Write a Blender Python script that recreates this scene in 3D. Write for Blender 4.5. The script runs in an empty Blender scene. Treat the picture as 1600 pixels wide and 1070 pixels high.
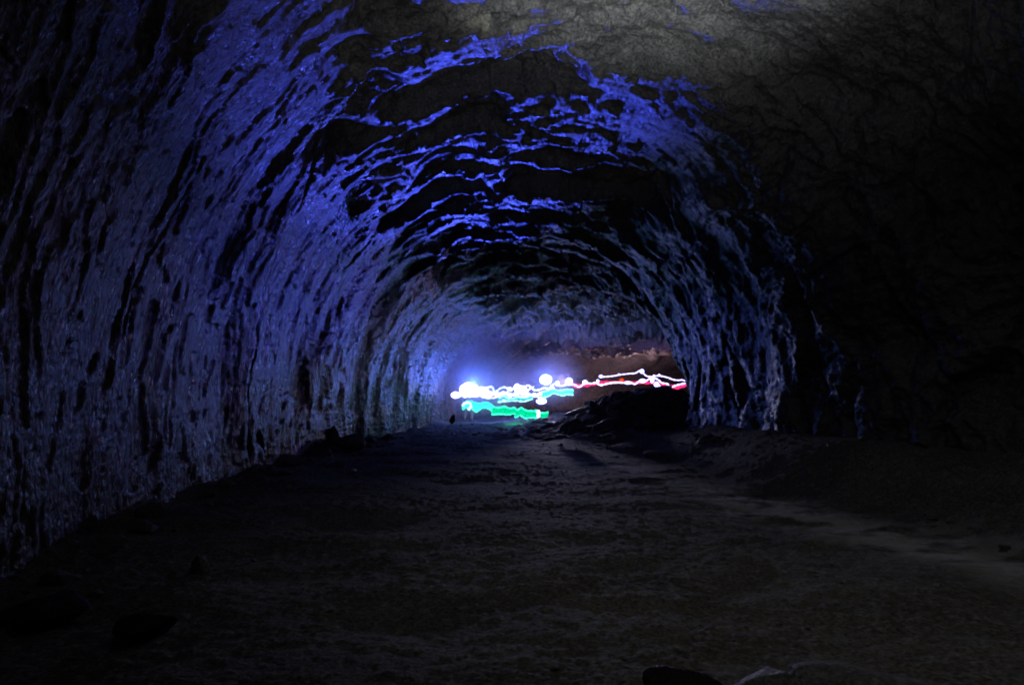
import bpy, bmesh, math, random
import numpy as np
from mathutils import Vector, Matrix

random.seed(7)
rng = np.random.RandomState(11)
sc = bpy.context.scene
COL = sc.collection
F = 1067.0            # focal length in photo pixels (photo 1600 wide)
CAM_H = 1.5
TP = 0.0722
P = math.atan(TP)

# ------------------------------------------------------------------ helpers
def at(px, py, Y):
    """point seen at photo pixel (px, py) at forward distance Y"""
    u = (px-800)/F; v = (535-py)/F
    d = Vector((u, math.cos(P)-v*math.sin(P), math.sin(P)+v*math.cos(P)))
    k = Y/d.y
    return Vector((d.x*k, Y, CAM_H+d.z*k))

_perm = rng.permutation(4096).astype(np.int32)
_ang = rng.rand(4096)*2*np.pi
_gx = np.cos(_ang).astype(np.float32); _gy = np.sin(_ang).astype(np.float32)
def _h(ix, iy):
    return _perm[(_perm[ix & 4095] + iy) & 4095]
def noise(x, y, seed=0):
    x = x + seed*37.17; y = y + seed*91.73
    x0 = np.floor(x).astype(np.int32); y0 = np.floor(y).astype(np.int32)
    fx = (x-x0).astype(np.float32); fy = (y-y0).astype(np.float32)
    ux = fx*fx*fx*(fx*(fx*6-15)+10); uy = fy*fy*fy*(fy*(fy*6-15)+10)
    def g(i, j):
        h = _h(x0+i, y0+j)
        return _gx[h]*(fx-i)+_gy[h]*(fy-j)
    a = g(0,0)*(1-ux)+g(1,0)*ux
    b = g(0,1)*(1-ux)+g(1,1)*ux
    return (a*(1-uy)+b*uy)*1.5
def fbm(x, y, octv=4, seed=0, gain=0.5):
    t = 0; amp = 1
    for k in range(octv):
        t = t + amp*noise(x, y, seed+k*3); x = x*2.03; y = y*2.03; amp *= gain
    return t
def ridged(x, y, octv=4, seed=0, gain=0.55):
    t = 0; amp = 1
    for k in range(octv):
        t = t + amp*(1-2*np.abs(noise(x, y, seed+k*5))); x = x*2.07; y = y*2.07; amp *= gain
    return t
def worley(x, y, seed=0):
    x = x+seed*13.7; y = y+seed*7.9
    x0 = np.floor(x).astype(np.int32); y0 = np.floor(y).astype(np.int32)
    f1 = np.full(x.shape, 9.0, np.float32); f2 = f1.copy(); idc = np.zeros(x.shape, np.float32)
    for i in (-1,0,1):
        for j in (-1,0,1):
            h = _h(x0+i, y0+j)
            px = x0+i+0.5+0.45*_gx[h]; py = y0+j+0.5+0.45*_gy[h]
            d = np.sqrt((x-px)**2+(y-py)**2).astype(np.float32)
            near = d < f1
            f2 = np.where(near, f1, np.minimum(f2, d))
            idc = np.where(near, h/4096.0, idc)
            f1 = np.where(near, d, f1)
    return f1, f2, idc
def sstep(a, b, x):
    t = np.clip((x-a)/(b-a), 0, 1); return t*t*(3-2*t)

def grid_mesh(name, V, mat, rows=None):
    """V: (n, m, 3) -> quad mesh"""
    n, m = V.shape[:2]
    me = bpy.data.meshes.new(name)
    me.vertices.add(n*m)
    me.vertices.foreach_set('co', V.reshape(-1).astype(np.float32))
    idx = np.arange(n*m, dtype=np.int32).reshape(n, m)
    q = np.stack([idx[:-1,:-1], idx[:-1,1:], idx[1:,1:], idx[1:,:-1]], -1).reshape(-1)
    nf = (n-1)*(m-1)
    me.loops.add(nf*4); me.loops.foreach_set('vertex_index', q)
    me.polygons.add(nf)
    me.polygons.foreach_set('loop_start', np.arange(0, nf*4, 4, dtype=np.int32))
    me.polygons.foreach_set('loop_total', np.full(nf, 4, np.int32))
    me.update(calc_edges=True)
    me.polygons.foreach_set('use_smooth', np.ones(nf, bool))
    me.materials.append(mat)
    o = bpy.data.objects.new(name, me); COL.objects.link(o)
    return o

def tag(o, label=None, cat=None, group=None, kind=None):
    if label: o['label'] = label
    if cat: o['category'] = cat
    if group: o['group'] = group
    if kind: o['kind'] = kind
    return o

# ------------------------------------------------------------------ materials
def new_mat(name):
    m = bpy.data.materials.new(name); m.use_nodes = True
    nt = m.node_tree; nt.nodes.clear()
    out = nt.nodes.new('ShaderNodeOutputMaterial')
    b = nt.nodes.new('ShaderNodeBsdfPrincipled')
    nt.links.new(b.outputs[0], out.inputs[0])
    return m, nt, b
def rock_mat(name, c1, c2, c3, rough=(0.45, 0.8), bump=0.6, scale=1.0, stretch=(1,1,1), spec=0.5, crust=None, grain=0.45):
    m, nt, b = new_mat(name)
    N = nt.nodes.new; L = nt.links.new
    tc = N('ShaderNodeTexCoord'); mp = N('ShaderNodeMapping'); mp.inputs['Scale'].default_value = stretch
    L(tc.outputs['Object'], mp.inputs['Vector'])
    def nz(s, det=6, ro=0.6, vec=mp):
        n = N('ShaderNodeTexNoise'); n.inputs['Scale'].default_value = s*scale
        n.inputs['Detail'].default_value = det; n.inputs['Roughness'].default_value = ro
        L(vec.outputs[0], n.inputs['Vector']); return n
    n1 = nz(0.9, 8, 0.65); n2 = nz(8, 6, 0.65); n3 = nz(26, 3, 0.6)
    r1 = N('ShaderNodeValToRGB'); e = r1.color_ramp.elements
    e[0].position = 0.36; e[0].color = (*c1, 1); e[1].position = 0.66; e[1].color = (*c2, 1)
    L(n1.outputs['Fac'], r1.inputs['Fac'])
    r2 = N('ShaderNodeValToRGB'); e = r2.color_ramp.elements
    e[0].position = 0.5; e[0].color = (0,0,0,1); e[1].position = 0.72; e[1].color = (1,1,1,1)
    L(n2.outputs['Fac'], r2.inputs['Fac'])
    mx = N('ShaderNodeMix'); mx.data_type = 'RGBA'
    L(r2.outputs['Color'], mx.inputs['Factor']); L(r1.outputs['Color'], mx.inputs['A']); mx.inputs['B'].default_value = (*c3, 1)
    col = mx.outputs['Result']
    if crust:
        cc, thr = crust
        n4 = nz(0.55, 10, 0.72)
        r4 = N('ShaderNodeValToRGB'); e = r4.color_ramp.elements
        e[0].position = thr; e[0].color = (0,0,0,1); e[1].position = thr+0.05; e[1].color = (1,1,1,1)
        L(n4.outputs['Fac'], r4.inputs['Fac'])
        m2 = N('ShaderNodeMix'); m2.data_type = 'RGBA'
        L(r4.outputs['Color'], m2.inputs['Factor']); L(col, m2.inputs['A']); m2.inputs['B'].default_value = (*cc, 1)
        col = m2.outputs['Result']
    # darker pits of fine grain in the rock itself
    mm = N('ShaderNodeMapRange'); mm.inputs['From Min'].default_value = 0.3; mm.inputs['From Max'].default_value = 0.7
    mm.inputs['To Min'].default_value = 0.35; mm.inputs['To Max'].default_value = 1.6
    L(n3.outputs['Fac'], mm.inputs['Value'])
    vm = N('ShaderNodeVectorMath'); vm.operation = 'SCALE'; L(col, vm.inputs[0]); L(mm.outputs[0], vm.inputs['Scale'])
    L(vm.outputs[0], b.inputs['Base Color'])
    rr = N('ShaderNodeMapRange'); rr.inputs['From Min'].default_value = 0.35; rr.inputs['From Max'].default_value = 0.65
    rr.inputs['To Min'].default_value = rough[0]; rr.inputs['To Max'].default_value = rough[1]
    L(n2.outputs['Fac'], rr.inputs['Value']); L(rr.outputs[0], b.inputs['Roughness'])
    b.inputs['Specular IOR Level'].default_value = spec
    # bump: mid grain + fine grain
    ad = N('ShaderNodeMath'); ad.operation = 'MULTIPLY_ADD'; ad.inputs[1].default_value = grain
    L(n3.outputs['Fac'], ad.inputs[0]); L(n2.outputs['Fac'], ad.inputs[2])
    bp = N('ShaderNodeBump'); bp.inputs['Strength'].default_value = bump; bp.inputs['Distance'].default_value = 0.05
    L(ad.outputs[0], bp.inputs['Height']); L(bp.outputs[0], b.inputs['Normal'])
    return m
def emit_mat(name, col, strength):
    m = bpy.data.materials.new(name); m.use_nodes = True
    nt = m.node_tree; nt.nodes.clear()
    out = nt.nodes.new('ShaderNodeOutputMaterial'); e = nt.nodes.new('ShaderNodeEmission')
    e.inputs['Color'].default_value = (*col, 1); e.inputs['Strength'].default_value = strength
    nt.links.new(e.outputs[0], out.inputs[0]); return m
def plain_mat(name, col, rough=0.8, sc_=60):
    m, nt, b = new_mat(name)
    n = nt.nodes.new('ShaderNodeTexNoise'); n.inputs['Scale'].default_value = sc_
    r = nt.nodes.new('ShaderNodeValToRGB'); e = r.color_ramp.elements
    e[0].color = (*[c*0.75 for c in col], 1); e[1].color = (*[c*1.2 for c in col], 1)
    nt.links.new(n.outputs['Fac'], r.inputs['Fac']); nt.links.new(r.outputs[0], b.inputs['Base Color'])
    b.inputs['Roughness'].default_value = rough
    return m

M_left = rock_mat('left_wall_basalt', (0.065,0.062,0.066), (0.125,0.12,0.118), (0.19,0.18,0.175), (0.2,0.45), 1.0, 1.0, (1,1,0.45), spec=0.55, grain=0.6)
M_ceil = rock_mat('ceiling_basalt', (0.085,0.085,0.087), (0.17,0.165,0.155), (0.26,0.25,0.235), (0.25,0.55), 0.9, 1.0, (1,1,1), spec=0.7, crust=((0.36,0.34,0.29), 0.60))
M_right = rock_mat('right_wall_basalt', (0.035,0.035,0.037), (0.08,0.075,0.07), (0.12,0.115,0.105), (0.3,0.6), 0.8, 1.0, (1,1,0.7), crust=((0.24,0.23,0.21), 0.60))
M_floor = rock_mat('floor_dirt', (0.085,0.08,0.07), (0.15,0.14,0.12), (0.22,0.21,0.19), (0.8,1.0), 0.8, 1.3, spec=0.25)
M_rock = rock_mat('fallen_rock', (0.08,0.078,0.075), (0.17,0.16,0.15), (0.26,0.25,0.24), (0.5,0.85), 0.6, 1.6)
M_pale = rock_mat('pale_slab', (0.26,0.25,0.25), (0.42,0.41,0.40), (0.5,0.49,0.48), (0.4,0.7), 0.4, 2.0)
M_dark = rock_mat('black_rock', (0.012,0.012,0.014), (0.022,0.022,0.024), (0.04,0.04,0.045), (0.5,0.8), 0.6, 2.5, spec=0.2)

# ------------------------------------------------------------------ tunnel
#      s     Lx     Ly     Rx    Ry     H
TAB = np.array([
    [-6,  -3.4,  -6.0,  6.4,  -6.0, 6.4],
    [-2,  -3.7,  -2.0,  6.6,  -2.0, 6.7],
    [ 2,  -3.8,   2.0,  6.6,   2.0, 6.9],
    [ 5,  -3.98,  5.0,  6.6,   5.0, 6.75],
    [ 8,  -4.42,   8.0,  6.5,   8.0, 6.6],
    [10.5,-4.75,  10.5,  5.7,  10.3, 6.42],
    [13,  -4.8,  13.0,  5.3,  13.0, 6.35],
    [16,  -4.7, 16.0,  5.1,  16.0, 6.0],
    [20,  -4.45, 20.0,  5.15, 19.5, 5.75],
    [25,  -3.8,  25.0,  6.3,  22.3, 5.35],
    [30,  -3.25, 30.0,  8.3,  24.6, 5.0],
    [36,  -2.7,  36.0, 11.0,  27.0, 4.7],
    [43,  -0.6,  43.0, 14.0,  29.0, 4.5],
    [48,   3.0,  48.0, 17.0,  30.5, 4.4],
    [53,   9.0,  52.0, 20.0,  31.8, 4.4],
    [58,  16.0,  54.0, 23.0,  33.0, 4.4],
    [63,  24.0,  55.0, 28.0,  34.0, 4.4]])
def cinterp(x, k):
    """smooth (Catmull-Rom like, via Hermite) interpolation of column k"""
    xs = TAB[:,0]; ys = TAB[:,k]; m = np.gradient(ys, xs)
    i = np.clip(np.searchsorted(xs, x)-1, 0, len(xs)-2)
    h = xs[i+1]-xs[i]; t = (x-xs[i])/h
    return ((2*t**3-3*t**2+1)*ys[i]+(t**3-2*t**2+t)*h*m[i]+(-2*t**3+3*t**2)*ys[i+1]+(t**3-t**2)*h*m[i+1])

# rings: coarse behind the camera, spacing growing with distance ahead
rings = list(np.linspace(-6, 3, 110))
s = 3.0
while s < 63:
    s += max(0.012, 0.0040*s); rings.append(min(s, 62.99))
S = np.array(rings)
NT = 1150
ph = np.linspace(0, np.pi, 4001)
EX = 2/2.7
ux = -np.sign(np.cos(ph))*np.abs(np.cos(ph))**EX; uz = np.abs(np.sin(ph))**EX
al = np.concatenate([[0], np.cumsum(np.hypot(np.diff(ux)*5, np.diff(uz)*6.3))])
T = np.linspace(0, 1, NT)
php = np.interp(T*al[-1], al, ph)
UX = -np.sign(np.cos(php))*np.abs(np.cos(php))**EX; UZ = np.abs(np.sin(php))**EX
ARC = al[-1]

def base_tunnel(SS):
    Lx, Ly, Rx, Ry, H = [cinterp(SS, k)[:,None] for k in range(1,6)]
    # lift the wall foot below the floor so they interpenetrate
    X = (Lx+Rx)/2 + (Rx-Lx)/2*UX[None]; Y = (Ly+Ry)/2+(Ry-Ly)/2*UX[None]
    Z = -0.45+(H+0.45)*UZ[None]
    return np.stack([X, Y, Z], -1)
B = base_tunnel(S)
dS = np.gradient(B, axis=0); dT = np.gradient(B, axis=1)
Nn = np.cross(dT, dS); Nn /= np.linalg.norm(Nn, axis=-1, keepdims=True)+1e-9
cen = B.mean(axis=1, keepdims=True)
sg = np.sign(np.sum(Nn*(cen-B), -1, keepdims=True)); sg[sg == 0] = 1
Nn *= np.sign(np.median(sg))
Sg = np.repeat(S[:,None], NT, 1).astype(np.float32)
Ag = np.repeat((T*ARC)[None], len(S), 0).astype(np.float32)      # metres round the section from the left foot
Tg = np.repeat(T[None], len(S), 0).astype(np.float32)
warp1 = fbm(Sg*0.35, Ag*0.35, 3, 40); warp2 = fbm(Sg*0.35, Ag*0.35, 3, 50)

mL = 1-sstep(0.27, 0.40, Tg+0.05*warp1)           # left wall
mR = sstep(0.60, 0.72, Tg+0.05*warp2)             # right wall
mC = np.clip(1-mL-mR, 0, 1)
# --- left wall: hanging sheets and vertical drips
sx = Sg+0.30*warp1+0.12*noise(Sg*0.8, Ag*0.9, 9)+0.03*fbm(Sg*5, Ag*4, 3, 19)
dl = 0.17*fbm(Sg*0.28, Ag*0.14, 3, 1)
dl += 0.035*ridged(sx*1.1, Ag*0.16, 3, 2)*0.6
dl += 0.015*fbm(sx*3.4, Ag*0.35, 4, 3)
dl += 0.009*ridged(sx*8.0, Ag*1.0, 3, 4)
# peeled sheets: sharp little steps
q = fbm(sx*0.75, Ag*0.33, 4, 5)*3.2
fq = q-np.floor(q); dl += 0.035*(np.floor(q)+sstep(0.90, 1.0, fq))*0.8
# narrow vertical cracks
ck = np.abs(noise(sx*0.55+3, Ag*0.10, 6)); dl -= 0.10*np.exp(-(ck/0.012)**2)*sstep(-0.1,0.3,noise(Sg*0.5, Ag*0.4, 7))
dl += 0.0055*ridged(sx*15, Ag*5, 4, 8, 0.5)*(0.5+0.8*sstep(-0.4,0.4,warp2))
dl += 0.004*fbm(Sg*22, Ag*17, 3, 38)
# --- ceiling: shallow hollows with sharp rims, flow ripples across
wx = Sg/1.30+0.45*warp1; wy = Ag/3.0+0.35*warp2
f1, f2, idc = worley(wx, wy, 1)
rim = f2-f1
hol = sstep(0.03, 0.42, rim)
left_c = 1-sstep(0.50, 0.62, Tg)*(1-sstep(11, 14, Sg))     # top right near part is smoother
dc = -0.34*hol*(0.35+0.9*idc)*(0.25+0.75*left_c)
f1b, f2b, idb = worley(wx*2.1+0.3*warp2, wy*1.8, 2)
dc += -0.10*sstep(0.02, 0.35, f2b-f1b)*idb*(0.1+0.9*left_c)
dc += 0.28*fbm(Sg*0.25, Ag*0.2, 3, 12)
dc += 0.06*ridged(Sg*1.3+0.5*warp1, Ag*0.5, 4, 13)*(0.12+0.88*left_c)
dc += 0.030*fbm(Sg*4.5, Ag*2.0, 4, 14)
qc = fbm(Sg*0.35+0.2, Ag*0.30, 5, 15)*2.6; fqc = qc-np.floor(qc); dc += 0.09*(np.floor(qc)+sstep(0.93, 1.0, fqc))*(0.35+0.65*left_c)
dc += 0.012*fbm(Sg*14, Ag*12, 3, 18)
dc += sstep(21, 26, Sg)*(0.16*ridged(Sg*0.55+0.35*Ag+0.4*warp1, Ag*0.9-0.3*Sg, 4, 31)*0.6)
# --- right wall: broken blocky rock
dr = 0.35*fbm(Sg*0.35, Ag*0.25, 3, 21)
dr += 0.20*ridged(Sg*0.8+0.5*warp2, Ag*0.5+0.4*warp1, 4, 22)*0.6
g1, g2, gi = worley(Sg*0.9+0.4*warp1, Ag*0.75+0.4*warp2, 5)
dr += 0.28*(gi-0.5)*sstep(0.0, 0.12, g2-g1)
g1, g2, gi = worley(Sg*2.6+0.5*warp1, Ag*1.5+0.5*warp2, 6)
dr += 0.10*(gi-0.5)*sstep(0.0, 0.15, g2-g1)
dr += 0.05*ridged(Sg*5, Ag*3, 4, 23)*0.6+0.012*fbm(Sg*15, Ag*12, 3, 24)
farf = 1+0.9*sstep(26, 38, Sg)
dr *= 1-0.45*sstep(11.5, 14, Sg)*(1-sstep(20, 23, Sg))
D = (dl*mL+dc*mC+dr*mR)*farf
V = B+Nn*D[...,None]
# three sheets meeting along a line: left wall, ceiling, right wall
i1 = int(0.335*NT); i2 = int(0.66*NT)
wl = grid_mesh('left_cave_wall', V[:, :i1+1], M_left)
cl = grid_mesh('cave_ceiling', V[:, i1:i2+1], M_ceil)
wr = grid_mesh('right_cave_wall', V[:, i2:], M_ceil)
# shade painted into the rock colour, deepening from the roof down the right wall
wall_shade = 1-0.58*sstep(0.52, 0.74, Tg+0.05*warp1+0.03*fbm(Sg*1.5, Ag*1.5, 4, 95))
for o_, t_ in ((cl, wall_shade[:, i1:i2+1]), (wr, wall_shade[:, i2:])):
    a_ = o_.data.attributes.new('wall_shade', 'FLOAT', 'POINT'); a_.data.foreach_set('value', np.ascontiguousarray(t_, dtype=np.float32).reshape(-1))
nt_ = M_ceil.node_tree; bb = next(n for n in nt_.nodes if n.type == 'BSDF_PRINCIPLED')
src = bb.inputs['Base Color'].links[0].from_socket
an = nt_.nodes.new('ShaderNodeAttribute'); an.attribute_name = 'wall_shade'
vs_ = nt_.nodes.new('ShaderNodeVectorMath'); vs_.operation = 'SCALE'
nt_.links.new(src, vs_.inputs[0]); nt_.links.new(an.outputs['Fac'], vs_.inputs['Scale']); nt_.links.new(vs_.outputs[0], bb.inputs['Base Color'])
tag(wl, 'tall curving left cave wall of streaked rock lit blue', 'cave wall', kind='structure')
tag(cl, 'arched rock ceiling of the cave with dark hollows and blue lit rims', 'cave ceiling', kind='structure')
tag(wr, 'dark broken right cave wall with a jutting corner', 'cave wall', kind='structure')
# rough rock closing the tube behind the camera and round the far bend
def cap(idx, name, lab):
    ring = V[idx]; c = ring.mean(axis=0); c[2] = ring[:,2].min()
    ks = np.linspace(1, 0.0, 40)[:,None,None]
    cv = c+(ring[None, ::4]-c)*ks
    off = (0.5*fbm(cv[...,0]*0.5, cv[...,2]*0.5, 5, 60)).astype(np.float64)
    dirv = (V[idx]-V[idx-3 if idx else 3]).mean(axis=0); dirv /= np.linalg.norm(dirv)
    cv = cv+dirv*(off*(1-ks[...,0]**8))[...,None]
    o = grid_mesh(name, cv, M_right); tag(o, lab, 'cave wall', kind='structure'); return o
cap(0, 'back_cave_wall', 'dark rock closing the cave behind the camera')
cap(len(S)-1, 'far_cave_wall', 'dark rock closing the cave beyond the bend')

# ------------------------------------------------------------------ floor
def mound(x, y):
    z = np.zeros_like(x)
    def g(cx, cy, rx, ry, h, p=2.0):
        return h*np.exp(-(((x-cx)/rx)**2+((y-cy)/ry)**2)**(p/2))
    z += g(4.7, 25.5, 2.5, 2.6, 1.25, 3.2)      # heap behind the right corner
    z += g(7.5, 27.5, 2.6, 2.6, 0.75, 2.6)
    z += g(3.6, 22.0, 2.2, 2.0, 0.32)
    z += g(4.9, 17.3, 1.5, 2.2, 0.42)           # bank at the corner foot
    z += g(1.8, 29.5, 1.8, 1.3, 0.28)
    z += g(-2.0, 28.5, 1.3, 1.5, 0.16)          # low rise by the left lights
    z += g(7.5, 38, 6.0, 6.0, 0.50)
    z += g(2.2, 1.9, 0.55, 0.25, 0.05)
    return z
NF = 1000
tf = np.linspace(-0.06, 1.06, NF)
rf = list(np.linspace(-6, 1.2, 60)); s = 1.2
while s < 63:
    s += max(0.010, 0.0042*s); rf.append(min(s, 62.99))
SF = np.array(rf)
Lx, Ly, Rx, Ry, H = [cinterp(SF, k)[:,None] for k in range(1,6)]
X = Lx+(Rx-Lx)*tf[None]; Y = Ly+(Ry-Ly)*tf[None]
dLw = (X-Lx); dRw = (Rx-X)                      # distance from the wall feet
def floor_h(X, Y, dLw=None, dRw=None):
    z = mound(X, Y)
    if dLw is not None:
        z = z+0.22*np.exp(-np.clip(dLw,0,9)/0.45)*(0.6+0.5*noise(X*0.9, Y*0.9, 70))
        edge = 6.6-4.55
        nearR = 1-sstep(13, 18, Y)
        z = z+nearR*0.75*(1-sstep(0.2, 2.1+0.25*noise(X*0.6,Y*0.6,72), np.clip(dRw,0,9)))
        z = z+(1-nearR)*0.3*np.exp(-np.clip(dRw,0,9)/0.6)
    z = z+0.07*fbm(X*0.35, Y*0.35, 3, 61)
    wxx = X+0.25*noise(X*1.2,Y*1.2,62); wyy = Y+0.25*noise(X*1.2,Y*1.2,63)
    z = z+0.012*fbm(wxx*1.3, wyy*1.5, 3, 64)+0.0042*fbm(X*8, Y*8, 4, 68, 0.6)*(0.6+1.2*sstep(-0.3,0.5,noise(X*0.9,Y*0.9,69)))
    z = z+0.004*ridged(wxx*3.5, wyy*4.5, 3, 65)*(0.4+0.8*sstep(-0.2,0.4,noise(X*0.7,Y*0.7,66)))
    return z
Z = floor_h(X, Y, dLw, dRw)
# scattered clods and pebbles trodden into the dirt
c1, c2, ci = worley(X*7+0.6*noise(X*3,Y*3,80), Y*7, 7)
den = sstep(-0.15, 0.5, noise(X*0.6, Y*0.6, 67))*0.6+0.5*np.exp(-np.clip(dLw,0,9)/1.0)+0.35*sstep(2.6, 1.2, np.clip(dRw,0,9))+0.4*sstep(20,28,Y)
Z = Z+(0.005+0.022*np.clip(den,0,1)**2)*np.where(ci > 0.72-0.4*den, np.clip(1-(c1/0.42)**2, 0, 1)**0.7, 0)*(0.4+ci)
c1, c2, ci = worley(X*17, Y*17, 8)
Z = Z+0.005*np.where(ci > 0.7, np.clip(1-(c1/0.42)**2, 0, 1)**0.7, 0)
far = sstep(19, 25, Y)*(0.15+0.85*sstep(-1.5,1.5,X))
c1, c2, ci = worley(X*2.2, Y*2.2, 9)
Z = Z+far*0.16*np.where(ci > 0.35, np.clip(1-(c1/0.5)**2, 0, 1)**0.6, 0)*(0.3+ci)
fl = grid_mesh('ground', np.stack([X, Y, Z], -1), M_floor)
# pale trodden dust: a strip along the right bank, thinning into the middle of the cave
cx = np.interp(Y, [3, 5.9, 8, 10.1, 12.5, 16, 19], [5.2, 4.35, 3.6, 2.9, 2.2, 1.0, 0.2])
dd = np.abs(X-cx-0.35*noise(X*0.8, Y*0.8, 90))
dust = np.exp(-(dd/0.62)**2)*sstep(-0.45, 0.35, fbm(X*1.6, Y*2.4, 4, 91)+0.15)+0.45*np.exp(-((X-0.6)/1.8)**2-((Y-12.5)/3.2)**2)*sstep(-0.1,0.5,fbm(X*2.2, Y*5, 4, 92))
at_ = fl.data.attributes.new('dust', 'FLOAT', 'POINT'); at_.data.foreach_set('value', np.clip(dust,0,1).astype(np.float32).reshape(-1))
nt_ = M_floor.node_tree; bb = next(n for n in nt_.nodes if n.type == 'BSDF_PRINCIPLED')
src = bb.inputs['Base Color'].links[0].from_socket
an = nt_.nodes.new('ShaderNodeAttribute'); an.attribute_name = 'dust'
mm_ = nt_.nodes.new('ShaderNodeMix'); mm_.data_type = 'RGBA'
nt_.links.new(an.outputs['Fac'], mm_.inputs['Factor']); nt_.links.new(src, mm_.inputs['A']); mm_.inputs['B'].default_value = (0.46,0.45,0.43,1)
nt_.links.new(mm_.outputs['Result'], bb.inputs['Base Color'])
tag(fl, 'uneven dirt floor of the cave', 'ground', kind='structure')

def gz(x, y):
    s_ = float(y)
    lx = float(cinterp(np.array([s_]),1)[0]); rx = float(cinterp(np.array([s_]),3)[0])
    X_ = np.array([x], float); Y_ = np.array([y], float)
    if y > 22: return float(mound(X_, Y_)[0])
    return float(floor_h(X_, Y_, X_-lx, rx-X_)[0])

# ------------------------------------------------------------------ rocks
def rock_mesh(name, seed, size=(1,1,1), mat=M_rock, cuts=9, sub=4, rough=0.08):
    r = random.Random(seed)
    bm = bmesh.new(); bmesh.ops.create_icosphere(bm, subdivisions=sub, radius=1.0)
    planes = []
    for k in range(cuts):
        n = Vector((r.gauss(0,1), r.gauss(0,1), r.gauss(0,1))).normalized(); planes.append((n, r.uniform(0.52, 0.85)))
    co = np.array([v.co[:] for v in bm.verts])
    for n, d in planes:
        n_ = np.array(n); dp = co@n_; over = np.clip(dp-d, 0, None); co = co-over[:,None]*n_[None]*0.93
    nz = fbm(co[:,0]*2.2+seed, co[:,1]*2.2+co[:,2]*1.7, 4, seed % 30)+0.5*fbm(co[:,2]*3+seed, co[:,0]*3-co[:,1]*2, 3, (seed+7) % 30)
    co = co*(1+rough*nz[:,None]*1.3)
    co = co*np.array(size)[None]
    for v, c in zip(bm.verts, co): v.co = c
    me = bpy.data.meshes.new(name); bm.to_mesh(me); bm.free(); me.materials.append(mat)
    for p in me.polygons: p.use_smooth = sub > 3
    return me
def put_rock(me, name, loc, rot=(0,0,0), scale=1.0, label=None, cat='rock', group=None):
    o = bpy.data.objects.new(name, me); COL.objects.link(o)
    o.location = loc; o.rotation_euler = rot
    o.scale = (scale,)*3 if not isinstance(scale, tuple) else scale
    tag(o, label, cat, group); return o
protos = [rock_mesh('rock', 100+i, (1, r_, q_), M_rock, 10, 4) for i, (r_, q_) in enumerate([(0.8,0.6),(0.65,0.45),(0.9,0.7),(0.55,0.5),(0.75,0.35),(0.6,0.3)])]

# heap of fallen rock in front of the bend
G = 'rocks in the heap before the bend'
for i in range(95):
    x = random.gauss(5.0, 1.8); y = random.uniform(21.5, 27.5)
    if x > 8.5 or x < 1.2: continue
    sc_ = random.uniform(0.16, 0.42)
    z = gz(x, y)+sc_*0.15
    put_rock(random.choice(protos), 'rock', (x, y, z), (random.uniform(-.5,.5), random.uniform(-.5,.5), random.uniform(0,6.3)), sc_,
             'dark fallen rock in the heap before the bend in the cave', 'rock', G)
# crest stones seen against the lit wall
for px, py, r_ in [(946,612,.42),(962,606,.5),(978,606,.45),(994,611,.42),(1010,616,.36),(1024,616,.30),(1036,620,.30),(1050,622,.28),(1062,626,.30),(1030,617,.18),(1046,624,.2),(932,622,.34),(1072,632,.3)]:
    p = at(px, py+6, 26.3)
    put_rock(random.choice(protos), 'rock', (p.x, p.y, p.z-r_*0.35), (random.uniform(-.3,.3), random.uniform(-.3,.3), random.uniform(0,6.3)), r_,
             'dark rock on the crest of the heap, against the lit wall', 'rock', 'rocks on the crest of the heap')
# pale slabs leaning on the left side of the heap
def slab(px, py, Y, size, rot, label, mat=M_pale, seed=1, drop=0.0, name='stone_slab'):
    me = rock_mesh(name, 500+seed, size, mat, 12, 4, 0.04)
    p = at(px, py, Y)
    return put_rock(me, name, (p.x, p.y, p.z-drop), tuple(math.radians(a) for a in rot), 1.0, label, 'rock')
slab(956, 645, 22.8, (0.34,0.20,0.12), (30,25,20), 'small bright pale stone on the face of the dark heap', seed=1)
slab(928, 634, 24.5, (0.34,0.22,0.12), (25,50,10), 'upright purple grey slab at the left shoulder of the heap', M_rock, 2)
slab(905, 642, 24.5, (0.85,0.22,0.07), (10,-18,8), 'long thin slab sloping up to the heap', M_pale, 3)
slab(888, 665, 20.5, (0.42,0.22,0.08), (25,-32,25), 'leaning layered slab at the left foot of the heap', M_rock, 4)
slab(899, 668, 19.8, (0.34,0.16,0.07), (20,-38,30), 'narrow slab leaning beside the layered slab', M_rock, 5)
slab(944, 664, 20.5, (0.55,0.30,0.10), (15,-22,10), 'flat tilted slab below the small bright stone', M_rock, 6)
slab(868, 660, 26.0, (1.3,0.6,0.06), (0,2,5), 'flat slab lying right of the green light', M_rock, 7)
slab(718, 680, 23.5, (0.36,0.09,0.05), (0,12,-25), 'thin pale plank shaped stone on the floor near the left wall', M_pale, 8, 0.03)
slab(707, 655, 27.0, (0.11,0.12,0.24), (0,8,10), 'dark pointed stone standing by the left wall', M_dark, 9)
slab(733, 690, 21.5, (0.7,0.55,0.04), (0,0,12), 'low pale crusted patch of rock on the floor', M_pale, 10, 0.02)
slab(1100, 676, 16.8, (0.48,0.18,0.10), (12,-38,14), 'pale slab leaning at the foot of the jutting corner', M_pale, 11)
slab(1128, 700, 15.2, (0.75,0.55,0.30), (0,8,20), 'rounded brown boulder before the jutting corner', M_rock, 12)
slab(1062, 712, 15.5, (0.85,0.6,0.26), (0,0,-15), 'broad low boulder left of the jutting corner', M_rock, 13)
slab(1180, 716, 13.4, (0.45,0.35,0.4), (0,10,40), 'upright grey boulder under the blue streaked corner', M_rock, 14)
slab(1010, 752, 11.6, (0.42,0.25,0.09), (0,0,5), 'low dark stone in the middle of the floor', M_rock, 15, 0.02)
slab(545, 690, 17.4, (0.42,0.30,0.26), (0,10,0), 'rugged boulder broken from the left wall foot', M_rock, 16)
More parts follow.
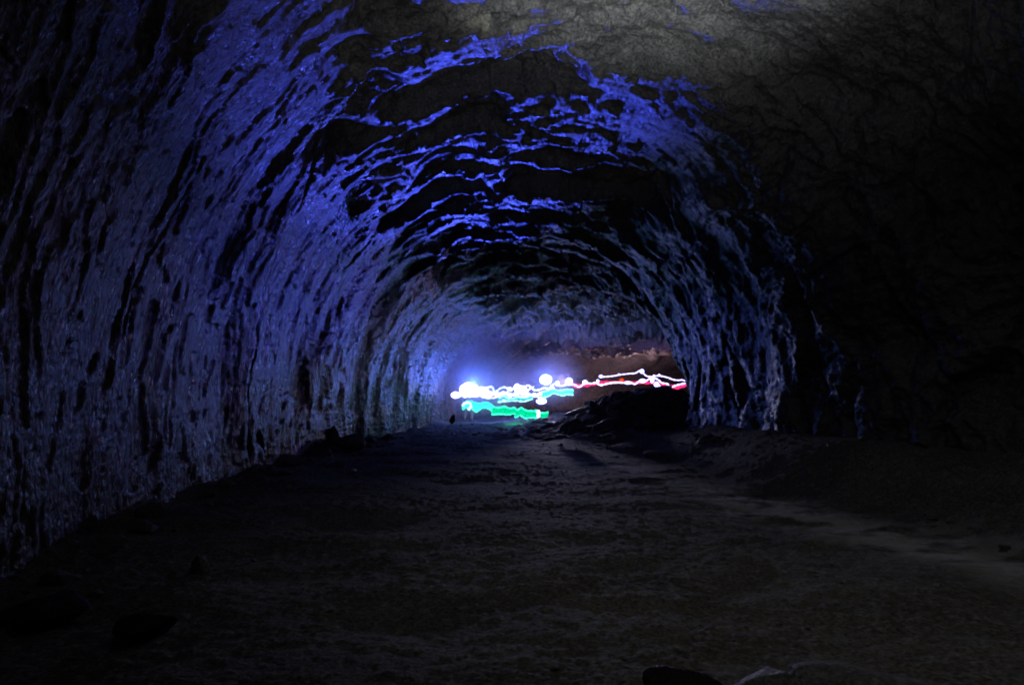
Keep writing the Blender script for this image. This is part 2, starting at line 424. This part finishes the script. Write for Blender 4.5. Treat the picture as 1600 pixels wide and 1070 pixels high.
slab(520, 680, 17.2, (0.15,0.15,0.30), (0,6,30), 'tall wedge of rock beside the wall foot boulder', M_rock, 17)
slab(225, 976, 4.35, (0.20,0.15,0.10), (0,0,10), 'dark angular rock on the floor at lower left', M_dark, 18)
slab(50, 965, 4.6, (0.34,0.28,0.17), (4,-8,30), 'large rough rock at the foot of the left wall', M_dark, 19)
slab(312, 890, 5.9, (0.10,0.07,0.16), (10,20,0), 'small upright stone near the left wall', M_rock, 20)
slab(640, 826, 7.9, (0.22,0.09,0.04), (0,0,0), 'flat dark stone alone on the open floor', M_rock, 21)
slab(1215, 1078, 3.35, (0.24,0.22,0.12), (0,0,0), 'rounded grey rock at the bottom edge', M_rock, 22)
slab(1350, 1085, 3.35, (0.50,0.25,0.12), (0,0,-8), 'broad flat rock right of the rounded one at the bottom edge', M_rock, 23)
slab(1065, 1072, 3.25, (0.24,0.14,0.09), (0,0,0), 'smooth black rock at the bottom edge', M_dark, 24)
slab(800, 770, 10.3, (0.14,0.12,0.03), (0,0,0), 'small flat stone in the middle of the path', M_rock, 25, 0.0)

# loose stones along both wall feet and on the floor
def scatter(n, xf, yf, sf, label, group, seed):
    r = random.Random(seed)
    for i in range(n):
        y = yf(r); x = xf(r, y); s_ = sf(r)
        put_rock(r.choice(protos), 'stone', (x, y, gz(x, y)+s_*0.1), (r.uniform(-.4,.4), r.uniform(-.4,.4), r.uniform(0,6.3)), s_, label, 'stone', group)
lX = lambda y: float(cinterp(np.array([float(y)]),1)[0]); rX = lambda y: float(cinterp(np.array([float(y)]),3)[0])
scatter(95, lambda r,y: lX(y)+0.25+abs(r.gauss(0,0.45)), lambda r: 4+22*r.random()**1.3, lambda r: 0.04+0.2*r.random()**2.5,
        'loose stone lying along the foot of the left wall', 'stones along the left wall', 5)
scatter(70, lambda r,y: 4.5+(0.12*(y-6) if y<14 else 0)+r.gauss(0.3,0.35)-0.6*(y>14), lambda r: 5+12*r.random(), lambda r: r.uniform(0.02,0.09),
        'loose stone along the pale bank at right', 'stones along the right bank', 6)
scatter(70, lambda r,y: r.uniform(-2.8,3.8), lambda r: 2.8+17*r.random()**1.2, lambda r: r.uniform(0.012,0.04),
        'small loose stone on the open floor', 'stones on the open floor', 8)
scatter(60, lambda r,y: r.uniform(-2.2,3.6) if y > 23 else r.uniform(0.6,4.2), lambda r: r.uniform(18.5,29.5), lambda r: r.uniform(0.05,0.16),
        'broken stone strewn on the floor below the lights', 'broken stones below the lights', 12)
# the one glinting scrap on the floor
me = bpy.data.meshes.new('foil_scrap'); bm = bmesh.new()
bmesh.ops.create_icosphere(bm, subdivisions=2, radius=1)
r = random.Random(3)
for v in bm.verts: v.co = Vector((v.co.x*0.055*r.uniform(.6,1.3), v.co.y*0.04*r.uniform(.6,1.3), v.co.z*0.03*r.uniform(.5,1.4)))
bm.to_mesh(me); bm.free()
mf, nt, b = new_mat('foil'); b.inputs['Base Color'].default_value = (0.8,0.85,0.9,1); b.inputs['Metallic'].default_value = 0.8; b.inputs['Roughness'].default_value = 0.35
me.materials.append(mf)
p = at(552, 735, 13.0)
put_rock(me, 'foil_scrap', (p.x, p.y, gz(p.x,p.y)+0.03), (0,0,0), 1.0, 'small shiny scrap glinting blue on the floor near the left wall', 'litter')

# ------------------------------------------------------------------ lights
def light(name, kind, loc, energy, col, parent=None, target=None, size=60, blend=0.6, radius=0.05):
    d = bpy.data.lights.new(name, kind); d.energy = energy; d.color = col; d.shadow_soft_size = radius
    if kind == 'SPOT': d.spot_size = math.radians(size); d.spot_blend = blend
    o = bpy.data.objects.new(name, d); COL.objects.link(o); o.location = loc
    if target is not None:
        o.rotation_euler = (Vector(target)-Vector(loc)).to_track_quat('-Z', 'Y').to_euler()
    return o
E_white = emit_mat('white_lamp_glow', (0.36,0.42,1.0), 6)
E_white2 = emit_mat('violet_white_glow', (0.55,0.45,1.0), 5)
E_hot = emit_mat('bright_lamp_glow', (0.28,0.30,1.0), 10)
E_green = emit_mat('green_lamp_glow', (0.0,0.95,0.42), 1.0)
E_greenb = emit_mat('bright_green_glow', (0.05,1.0,0.55), 2.2)
E_green2 = emit_mat('deep_green_glow', (0.0,0.70,0.33), 1.0)
E_cyanb = emit_mat('bright_cyan_glow', (0.35,1.0,1.0), 2.5)
E_cyan = emit_mat('cyan_lamp_glow', (0.02,0.75,0.75), 1.3)
E_red = emit_mat('red_lamp_glow', (1.0,0.02,0.14), 2.2)

def tube(name, pts, rad, mat, seg=8, wob=0.0, sub=6, seed=0, parent=None):
    """smooth wavy solid tube through pts"""
    r = random.Random(seed)
    P_ = np.array([p[:] for p in pts], float)
    n = (len(P_)-1)*sub+1
    tt = np.linspace(0, len(P_)-1, n); i = np.clip(tt.astype(int), 0, len(P_)-2); f = (tt-i)[:,None]
    g = np.gradient(P_, axis=0)
    C = (2*f**3-3*f**2+1)*P_[i]+(f**3-2*f**2+f)*g[i]+(-2*f**3+3*f**2)*P_[i+1]+(f**3-f**2)*g[i+1]
    rr = np.array([rad*(1+0.35*math.sin(k*1.3+seed)+r.uniform(-.25,.25)) for k in range(n)])
    Tn = np.gradient(C, axis=0); Tn /= np.linalg.norm(Tn, axis=1, keepdims=True)+1e-9
    up = np.array([0,0,1.0]); A = np.cross(Tn, up); A /= np.linalg.norm(A, axis=1, keepdims=True)+1e-9; Bn = np.cross(A, Tn)
    th = np.linspace(0, 2*np.pi, seg, endpoint=False)
    Vv = C[:,None]+rr[:,None,None]*(np.cos(th)[None,:,None]*A[:,None]+np.sin(th)[None,:,None]*Bn[:,None])
    me = bpy.data.meshes.new(name)
    fs = [(a*seg+b, a*seg+(b+1)%seg, (a+1)*seg+(b+1)%seg, (a+1)*seg+b) for a in range(n-1) for b in range(seg)]
    fs += [tuple(range(seg))[::-1], tuple((n-1)*seg+b for b in range(seg))]
    me.from_pydata([tuple(v) for v in Vv.reshape(-1,3)], [], fs); me.materials.append(mat)
    for p in me.polygons: p.use_smooth = True
    o = bpy.data.objects.new(name, me); COL.objects.link(o); o.parent = parent
    return o
def ball(name, loc, rad, mat, parent=None, squash=(1,1,1), seed=1):
    bm = bmesh.new(); bmesh.ops.create_icosphere(bm, subdivisions=3, radius=1)
    co = np.array([v.co[:] for v in bm.verts])
    nz = 1+0.10*fbm(co[:,0]*2+seed, co[:,1]*2+co[:,2]*2, 2, seed)
    for v, k in zip(bm.verts, nz): v.co = Vector((v.co.x*rad*squash[0]*k+loc[0], v.co.y*rad*squash[1]*k+loc[1], v.co.z*rad*squash[2]*k+loc[2]))
    me = bpy.data.meshes.new(name); bm.to_mesh(me); bm.free(); me.materials.append(mat)
    for p in me.polygons: p.use_smooth = True
    o = bpy.data.objects.new(name, me); COL.objects.link(o); o.parent = parent
    return o
def YD(px):      # distance of the line of lights, deeper to the right
    return float(np.interp(px, [700, 760, 860, 900, 1080], [30.5, 31.5, 34, 36, 38.5]))
def thing(name, loc, label, cat, group=None):
    e = bpy.data.objects.new(name, None); COL.objects.link(e); e.location = loc; e.empty_display_size = 0.2
    tag(e, label, cat, group); return e
def strand(pix, rad, mat, label, name='light_trail', part='glowing_strand', dy=0.0, seed=0, bulbs=(), cat='light trail', extra=()):
    pts = [at(x, y, YD(x)+dy) for x, y in pix]
    o0 = pts[0]
    root = thing(name, tuple(o0), label, cat)
    rel = [p-o0 for p in pts]
    tube(part, rel, rad, mat, seed=seed, parent=root)
    for k, (epix, er, em) in enumerate(extra):
        tube(part, [at(x, y, YD(x)+dy+0.05*(k+1))-o0 for x, y in epix], er, em, seed=seed+k+1, parent=root)
    for x, y, r_, m_, sq in bulbs:
        ball('bright_knot', tuple(at(x, y, YD(x)+dy-0.03)-o0), r_*0.85, m_, parent=root, squash=sq, seed=int(x) % 17)
    return root
J = lambda pts, a, seed: [(x, y+random.Random(seed*999+i).uniform(-a, a)) for i, (x, y) in enumerate(pts)]

# upper right strand
strand([(936,588),(944,588.5),(952,588),(960,587),(968,585.5),(976,584.5),(984,583.5),(992,583),(998,580),(1003,578),(1006,584),(1012,588),(1020,588),(1028,587),(1036,588),(1044,590),(1052,593),(1060,594),(1066,593.5),(1074,597)],
       0.023, E_white2, 'thin wavy white streak of light, uppermost at right', seed=1,
       bulbs=[(939,588,0.085,E_hot,(1.3,1,1)),(1003,580,0.13,E_hot,(1,1,1)),(967,585,0.05,E_hot,(1,1,1)),(1022,587,0.055,E_white2,(1.4,1,1)),(1030,585.5,0.05,E_white2,(1.2,1,1))])
# lower right strand with knots
strand([(893,600),(900,602),(905,604.5),(912,600),(918,598.5),(924,599),(932,598),(938,601.5),(948,599.5),(956,598),(966,597.5),(976,598),(986,598),(992,600),(998,596.5),(1008,595.5),(1014,592),(1020,590),(1028,593),(1034,598),(1042,599.5),(1050,604),(1056,602),(1064,600),(1074,598)],
       0.032, E_white2, 'wavy white streak of light, lower of the right pair', seed=2,
       bulbs=[(914,597,0.12,E_hot,(1.3,1,1)),(934,595,0.085,E_hot,(1,1,1)),(981,598,0.11,E_hot,(1.9,1,.8)),(1004,595,0.13,E_hot,(1.7,1,.9)),(1019,594,0.12,E_hot,(1,1,1.4)),(1026,601,0.13,E_hot,(1.3,1,.9)),(1031,604,0.10,E_hot,(1.4,1,.7))])
# red strand
strand([(888,599.5),(902,601),(915,602.5),(928,600),(940,597),(952,597.5),(966,597),(980,597),(1000,597.5),(1015,598),(1030,599),(1042,602),(1056,604),(1066,603),(1074,601)],
       0.050, E_red, 'red streak of light running behind the white one at right', seed=3, dy=0.35,
       extra=[([(896,603),(903,605),(910,602)],0.05,E_red),([(1048,602),(1056,606),(1068,603),(1074,600)],0.06,E_red)])
root = strand([(968,594),(971,593),(974,594)], 0.055, emit_mat('orange_red_glow',(1.0,0.08,0.01),1.2), 'small orange red glow above the middle of the red streak', name='red_light', part='glow', seed=4, dy=-0.1)

# left cluster of white light
strand([(712,617),(720,614),(728,610),(738,605),(748,605),(758,606),(763,605),(768,604),(771,608),(772,614),(776,611),(783,606),(790,605),(797,610),(804,606),(811,602),(820,604),(826,602),(834,609),(842,609),(850,606),(858,607),(864,601),(870,599),(876,603),(886,601),(893,601)],
       0.036, E_white, 'bright white wavy streak of light along the top at left', seed=5,
       extra=[([(716,616),(726,618),(738,616),(750,613),(762,617),(775,616),(788,614),(800,617),(812,614),(824,616),(836,617),(848,614)],0.075,E_white),
              ([(724,610),(734,620),(744,612),(756,621),(766,612),(780,620),(788,625),(798,620),(806,613),(815,622),(828,618),(840,620),(852,624)],0.035,E_white),
              ([(740,606),(752,618),(768,622),(786,616),(802,607),(818,612),(834,604)],0.032,E_white),
              ([(861,602),(866,608),(858,614),(851,618),(846,613)],0.035,E_white)])
B_ = [((712,617),0.19,(1.3,1,.9),'small white glare at the far left end of the lights'),
      ((733,608),0.36,(1.4,1,1.0),'largest white glare, at the left end of the lights'),
      ((752,611),0.26,(1.6,1,.9),'wide white glare right of the largest one'),
      ((742,616),0.20,(1.9,1,.7),'low white glare under the largest one'),
      ((808,606),0.17,(1.2,1,1.4),'pointed white glare between the largest and the round one'),
      ((815,610),0.22,(1.7,1,.9),'broad white glare under the pointed one'),
      ((796,607),0.12,(1.5,1,.7),'small white glare left of the pointed one'),
      ((853,593),0.36,(1,1,.85),'round white lamp glare standing above the streaks'),
      ((846,627),0.20,(1.5,1,.75),'oval white glare hanging below the round one'),
      ((889,596),0.22,(1,1,1.1),'white glare at the right end of the left lights'),
      ((871,599),0.13,(1.1,1,1.2),'small white glare between the round one and the right end')]
lamps = {}
for (xy, r_, sq, lab) in B_:
    p = at(xy[0], xy[1], YD(xy[0])-0.15)
    e = thing('lamp', tuple(p), lab, 'lamp'); ball('glowing_bulb', (0,0,0), r_*0.85, E_hot, parent=e, squash=sq, seed=int(xy[0]) % 13)
    lamps[xy] = e
# green ribbons: wide bands of several strands close together
def band(name, top, bot, n, mats, label, dy, seed):
    o0 = at(*top[0], YD(top[0][0])+dy)
    root = thing(name, tuple(o0), label, 'light trail')
    for k in range(n):
        f = k/(n-1)
        pix = [(t[0]*(1-f)+b_[0]*f, t[1]*(1-f)+b_[1]*f) for t, b_ in zip(top, bot)]
        edge = k in (0, n-1)
        tube('edge_strand' if edge else 'inner_strand', [at(x, y, YD(x)+dy+0.01*k)-o0 for x, y in pix], 0.032 if edge else 0.042, mats[0] if edge else mats[k % 2 and 1 or 2], seed=seed+k, parent=root)
    return root
gb = band('green_light_ribbon', [(770,636),(780,637),(788,635),(796,638),(804,637),(808,641),(814,637),(822,641),(832,642),(840,641),(846,645),(856,644)],
     [(769,647),(779,646),(788,647),(796,647),(804,646),(806,652),(812,648),(820,653),(830,652),(838,653),(846,657),(855,656)], 6, (E_greenb, E_green, E_green2),
     'long wavy green band of light, lowest of all', -2.5, 10)
band('green_light_ribbon', [(723,634),(728,628),(736,627),(744,630),(752,630),(760,629),(768,632),(774,637),(784,636)],
     [(723,640),(728,636),(736,637),(744,643),(752,638),(760,637),(768,641),(771,647),(784,646)], 6, (E_greenb, E_cyan, E_greenb),
     'green and cyan band of light hanging under the white glare at left', -1.0, 30)
band('green_light_ribbon', [(848,612),(856,610),(864,608),(872,610),(880,609),(886,608),(895,609)],
     [(848,621),(856,619),(864,614),(872,616),(880,618),(886,616),(895,617)], 5, (E_cyanb, E_greenb, E_cyan),
     'short cyan green band of light under the round white lamp', -0.4, 50)
band('green_light_ribbon', [(778,620),(788,619),(798,623),(808,620),(820,619),(832,618)],
     [(778,628),(788,627),(798,626),(808,626),(818,627),(832,623)], 3, (E_cyanb, E_cyan, E_cyan),
     'thin cyan band of light under the middle white streaks', -0.6, 60)
gl = strand([(840,642),(842,646),(841,651),(842,656)], 0.07, E_hot, 'short white upright bar of light on the green band', name='white_light_bar', part='glow', seed=7, dy=-2.7)
strand([(723,634),(726,630),(733,629),(736,634),(732,640)], 0.05, emit_mat('pale_cyan_glow',(0.4,1,0.95),3), 'pale cyan loop of light at the left end of the green band', name='light_loop', part='glow', seed=8, dy=-1.2)

# ------------------------------------------------------------------ people (mostly lost in the glare)
M_khaki = plain_mat('khaki_cloth', (0.42,0.36,0.24)); M_jacket = plain_mat('dark_jacket', (0.05,0.055,0.07))
M_skin = plain_mat('skin', (0.45,0.30,0.22)); M_boot = plain_mat('boot', (0.03,0.025,0.02)); M_helmet = plain_mat('helmet', (0.7,0.7,0.68), 0.35)
def skin_obj(name, verts, edges, radii, mat, parent, sub=2):
    me = bpy.data.meshes.new(name); me.from_pydata(verts, edges, []); me.materials.append(mat)
    o = bpy.data.objects.new(name, me); COL.objects.link(o)
    sk = o.modifiers.new('Skin', 'SKIN'); ss = o.modifiers.new('Sub', 'SUBSURF'); ss.levels = sub; ss.render_levels = sub
    if not me.skin_vertices: me.skin_vertices.new()
    for sv, r_ in zip(me.skin_vertices[0].data, radii): sv.radius = (r_, r_) if not isinstance(r_, tuple) else r_
    me.skin_vertices[0].data[0].use_root = True
    # bake the modifiers into a plain mesh
    dg = bpy.context.evaluated_depsgraph_get(); ev = o.evaluated_get(dg)
    bm_ = bpy.data.meshes.new_from_object(ev); bm_.materials.clear(); bm_.materials.append(mat)
    o.modifiers.clear(); o.data = bm_
    for p_ in bm_.polygons: p_.use_smooth = True
    o.parent = parent
    return o
def person(loc, rz, label, hand_up=False):
    root = thing('person', loc, label, 'person'); root.rotation_euler = (0,0,rz)
    v = [(0,0,0.93),(0,0,1.08),(0,-0.01,1.25),(0,-0.01,1.40),(0,0.0,1.49),(0,0.02,1.56),(0,0.02,1.66),(0,0.01,1.73)]
    e = [(i,i+1) for i in range(7)]; r_ = [(0.15,0.11),(0.135,0.10),(0.16,0.11),(0.14,0.10),0.055,0.075,0.09,0.07]
    def chain(start, pts, rads):
        prev = start
        for p_, q_ in zip(pts, rads):
            v.append(p_); e.append((prev, len(v)-1)); r_.append(q_); prev = len(v)-1
        return prev
    for sgn, st in ((1, 0.16), (-1, -0.12)):
        chain(0, [(sgn*0.10, st*0.15, 0.84), (sgn*0.11, st*0.9+0.03, 0.48), (sgn*0.11, st*1.0-0.02, 0.10), (sgn*0.115, st+0.14, 0.05)], [0.09,0.062,0.042,0.040])
        a = [(sgn*0.19,-0.01,1.41),(sgn*0.25,-0.02,1.14),(sgn*0.23,0.20,0.98)] if sgn > 0 else [(sgn*0.19,-0.01,1.41),(sgn*0.24,-0.05,1.13),(sgn*0.23,0.03,0.90)]
        w = chain(3, a, [0.06,0.045,0.030])
        h = Vector(a[-1]); d = (h-Vector(a[-2])).normalized()
        pw = chain(w, [tuple(h+d*0.07)], [0.034])
        for k in range(4):
            bpt = h+d*0.11+Vector((0.0, (k-1.5)*0.02, 0)); chain(pw, [tuple(bpt), tuple(bpt+d*0.035+Vector((-sgn*0.012,0,0))), tuple(bpt+d*0.05+Vector((-sgn*0.03,0,0)))], [0.010,0.009,0.008])
        tb = h+d*0.05+Vector((0,0.04,0)); chain(pw, [tuple(tb), tuple(tb+d*0.03+Vector((0,0.012,0)))], [0.011,0.009])
    skin_obj('body', v, e, r_, M_skin, root)
    for sgn, st in ((1, 0.16), (-1, -0.12)):
        skin_obj('trouser_leg', [(sgn*0.085,0,0.93),(sgn*0.10,st*0.3,0.72),(sgn*0.11,st*0.9+0.03,0.48),(sgn*0.11,st*1.0-0.02,0.14)], [(0,1),(1,2),(2,3)], [0.115,0.105,0.085,0.075], M_khaki, root)
        skin_obj('boot', [(sgn*0.11,st-0.05,0.12),(sgn*0.11,st-0.03,0.06),(sgn*0.115,st+0.16,0.045)], [(0,1),(1,2)], [0.06,0.058,0.045], M_boot, root)
    jv = [(0,0,0.90),(0,0,1.08),(0,-0.01,1.26),(0,-0.01,1.42)]; je = [(0,1),(1,2),(2,3)]; jr = [(0.175,0.13),(0.155,0.12),(0.18,0.13),(0.15,0.115)]
    for sgn in (1,-1):
        b0 = len(jv); jv += [(sgn*0.19,-0.01,1.42),(sgn*0.25,-0.03,1.14),(sgn*0.235,0.14 if sgn > 0 else 0.0,1.0)]; je += [(3,b0),(b0,b0+1),(b0+1,b0+2)]; jr += [0.075,0.06,0.05]
    skin_obj('jacket', jv, je, jr, M_jacket, root)
    hb = ball('helmet', (0,0.01,1.715), 0.125, M_helmet, root, (0.95,1.1,0.72), 3)
    return root
p = at(731, 658, 33.0)
person((p.x, p.y, gz(p.x,p.y)+0.02), math.radians(-60), 'person in pale khaki trousers walking under the glare at the left end of the lights')
p = at(1047, 640, 37.5)
person((p.x, p.y, 0.08), math.radians(-90), 'person in pale clothes seen past the heap, under the right streaks')

# lights parented to the lamps, mostly offset; several are unseen added fills
BLUE = (0.055, 0.085, 1.0)
def lamp_child_light(xy, kind, energy, col, target=None, size=60, blend=0.5, radius=0.06, off=(0,0,0)):
    e = lamps[xy]
    l = light('lamp_or_fill', kind, (0,0,0), energy, col, radius=radius, size=size, blend=blend)
    w = Vector(e.location)
    l.location = Vector(off); l.parent = e
    if target is not None:
        l.rotation_euler = (Vector(target)-(w+Vector(off))).to_track_quat('-Z','Y').to_euler()
    return l
lamp_child_light((853,593), 'SPOT', 7000, BLUE, (-2.0, 13, 5.8), 15, 1.0, 0.35, (0,-2.6,-0.3))
lamp_child_light((889,596), 'SPOT', 1400, BLUE, (-4.5, 13.0, 4.1), 14, 1.0, 0.35, (0,-2.4,0))
lamp_child_light((733,608), 'SPOT', 12000, BLUE, (-0.2, 15, 5.6), 20, 1.0, 0.35, (0.2,-2.6,-0.2))
lamp_child_light((871,599), 'SPOT', 2300, (0.6,0.57,0.8), (2.0, 13, 0.0), 26, 1.0, 0.2, (0,-2.5,-0.1))
l = light('lamp_or_fill', 'POINT', (0.3,-0.9,0.25), 22, (0.6,0.52,1.0), radius=0.1); l.parent = gl
lamp_child_light((752,611), 'SPOT', 380, (0.10,0.13,1.0), (5.1, 16.5, 2.3), 17, 1.0, 0.3, (0.3,-2.6,0))
lamp_child_light((752,611), 'POINT', 130, (0.07,0.08,1.0), None, radius=0.15, off=(0.5,2.4,0.3))  # added blue fill behind the bulb, brightens the wall there
lamp_child_light((808,606), 'POINT', 42, (0.35,0.24,1.0), None, radius=0.15, off=(0.3,-0.5,0.1))
lamp_child_light((871,599), 'POINT', 45, (0.6,0.42,1.0), None, radius=0.15, off=(0.3,-0.5,0.1))
lamp_child_light((889,596), 'POINT', 80, (0.75,0.52,1.0), None, radius=0.15, off=(0.5,8.5,-0.6))  # added violet fill near the back wall, far behind its bulb
l = light('green_spill', 'POINT', (1.0,-0.5,-0.25), 12, (0.0,1.0,0.45), radius=0.3); l.parent = gb
lamp_child_light((846,627), 'POINT', 24, (0.45,0.38,1.0), None, radius=0.15, off=(0.3,-6.5,0.6))  # added fill for the rock heap, well in front of its bulb
lamp_child_light((733,608), 'POINT', 170, (0.06,0.16,1.0), None, radius=0.1, off=(0.2,-0.45,0.25))
lamp_child_light((853,593), 'POINT', 120, (0.06,0.16,1.0), None, radius=0.1, off=(0,-0.45,0))
lamp_child_light((889,596), 'POINT', 30, (0.2,0.2,1.0), None, radius=0.1, off=(0,-0.35,0))
c = thing('lamp', tuple(at(1026,599,36.8)), 'white headlamp glare on the right streak', 'lamp')
ball('glowing_bulb', (0,0,0), 0.09, E_hot, parent=c)
l = light('lamp_or_fill', 'POINT', (0.5,9.3,-0.5), 240, (1.0,0.6,0.72), radius=0.1); l.parent = c  # added warm fill by the back wall, far from this bulb
l = light('lamp_or_fill', 'SPOT', (0,-0.3,0), 620, BLUE, size=13, blend=1.0, radius=0.4); l.parent = c
l.rotation_euler = (Vector((-4.6,9.5,3.1))-Vector(c.location)).to_track_quat('-Z','Y').to_euler()
# extra unseen spot overhead, a weak fill for the near floor
light('floor_fill', 'SPOT', (1.6, 2.4, 4.9), 60, (1.0,0.97,0.90), None, (2.4, 6.8, 0), 105, 1.0, 0.4)
# extra unseen spots low by the camera, for the grey light on the roof
light('roof_spot', 'SPOT', (0.9, 2.9, 1.0), 230, (0.95,0.98,1.0), None, (1.2, 7.0, 6.6), 88, 1.0, 0.25)
light('roof_spot', 'SPOT', (0.9, 2.9, 1.0), 2800, (0.90,0.95,1.0), None, (1.5, 6.4, 6.6), 50, 1.0, 0.25)

# ------------------------------------------------------------------ lamp halos, world, camera
def halo_volume(name, centre, rad, dens, label):  # added scattering volume standing in for bloom round the lamps
    bm = bmesh.new(); bmesh.ops.create_icosphere(bm, subdivisions=4, radius=1)
    me = bpy.data.meshes.new(name); bm.to_mesh(me); bm.free()
    hm = bpy.data.materials.new(name); hm.use_nodes = True; nt = hm.node_tree; nt.nodes.clear()
    N = nt.nodes.new; L = nt.links.new
    out = N('ShaderNodeOutputMaterial'); pv = N('ShaderNodeVolumePrincipled')
    pv.inputs['Color'].default_value = (0.9,0.92,1,1)
    tc = N('ShaderNodeTexCoord'); ln = N('ShaderNodeVectorMath'); ln.operation = 'LENGTH'
    L(tc.outputs['Object'], ln.inputs[0])
    mr = N('ShaderNodeMapRange'); mr.interpolation_type = 'SMOOTHSTEP'
    mr.inputs['From Min'].default_value = 0.05; mr.inputs['From Max'].default_value = 0.97
    mr.inputs['To Min'].default_value = dens; mr.inputs['To Max'].default_value = 0.0
    L(ln.outputs['Value'], mr.inputs['Value'])
    L(mr.outputs[0], pv.inputs['Density'])
    L(pv.outputs[0], out.inputs['Volume']); me.materials.append(hm)
    o = bpy.data.objects.new(name, me); COL.objects.link(o); o.location = centre; o.scale = rad
    tag(o, label, 'halo_volume', kind='stuff')
halo_volume('halo_volume', (-1.35, 31.4, 2.0), (3.0, 2.2, 2.4), 0.50, 'added faint volume for the blue halo round the white glare at left')
halo_volume('halo_volume', (1.85, 33.9, 2.2), (2.4, 1.8, 1.9), 0.45, 'added faint volume for the blue halo about the round white lamp')

w = bpy.data.worlds.new('World'); sc.world = w; w.use_nodes = True
bg = w.node_tree.nodes['Background']; bg.inputs['Color'].default_value = (0.01,0.012,0.02,1); bg.inputs['Strength'].default_value = 0.05

cd = bpy.data.cameras.new('camera'); cam = bpy.data.objects.new('camera', cd); COL.objects.link(cam)
cam.location = (0, 0, CAM_H); cam.rotation_euler = (math.pi/2+P, 0, 0)
cd.sensor_width = 36; cd.lens = 36*F/1600; cd.clip_start = 0.05; cd.clip_end = 300
sc.camera = cam
sc.view_settings.view_transform = 'Standard'; sc.view_settings.look = 'None'; sc.view_settings.exposure = 0; sc.view_settings.gamma = 1
sc.cycles.use_denoising = True
sc.cycles.sample_clamp_indirect = 1.0
sc.cycles.filter_width = 1.9
sc.cycles.volume_step_rate = 2.0
sc.cycles.max_bounces = 6; sc.cycles.volume_bounces = 0
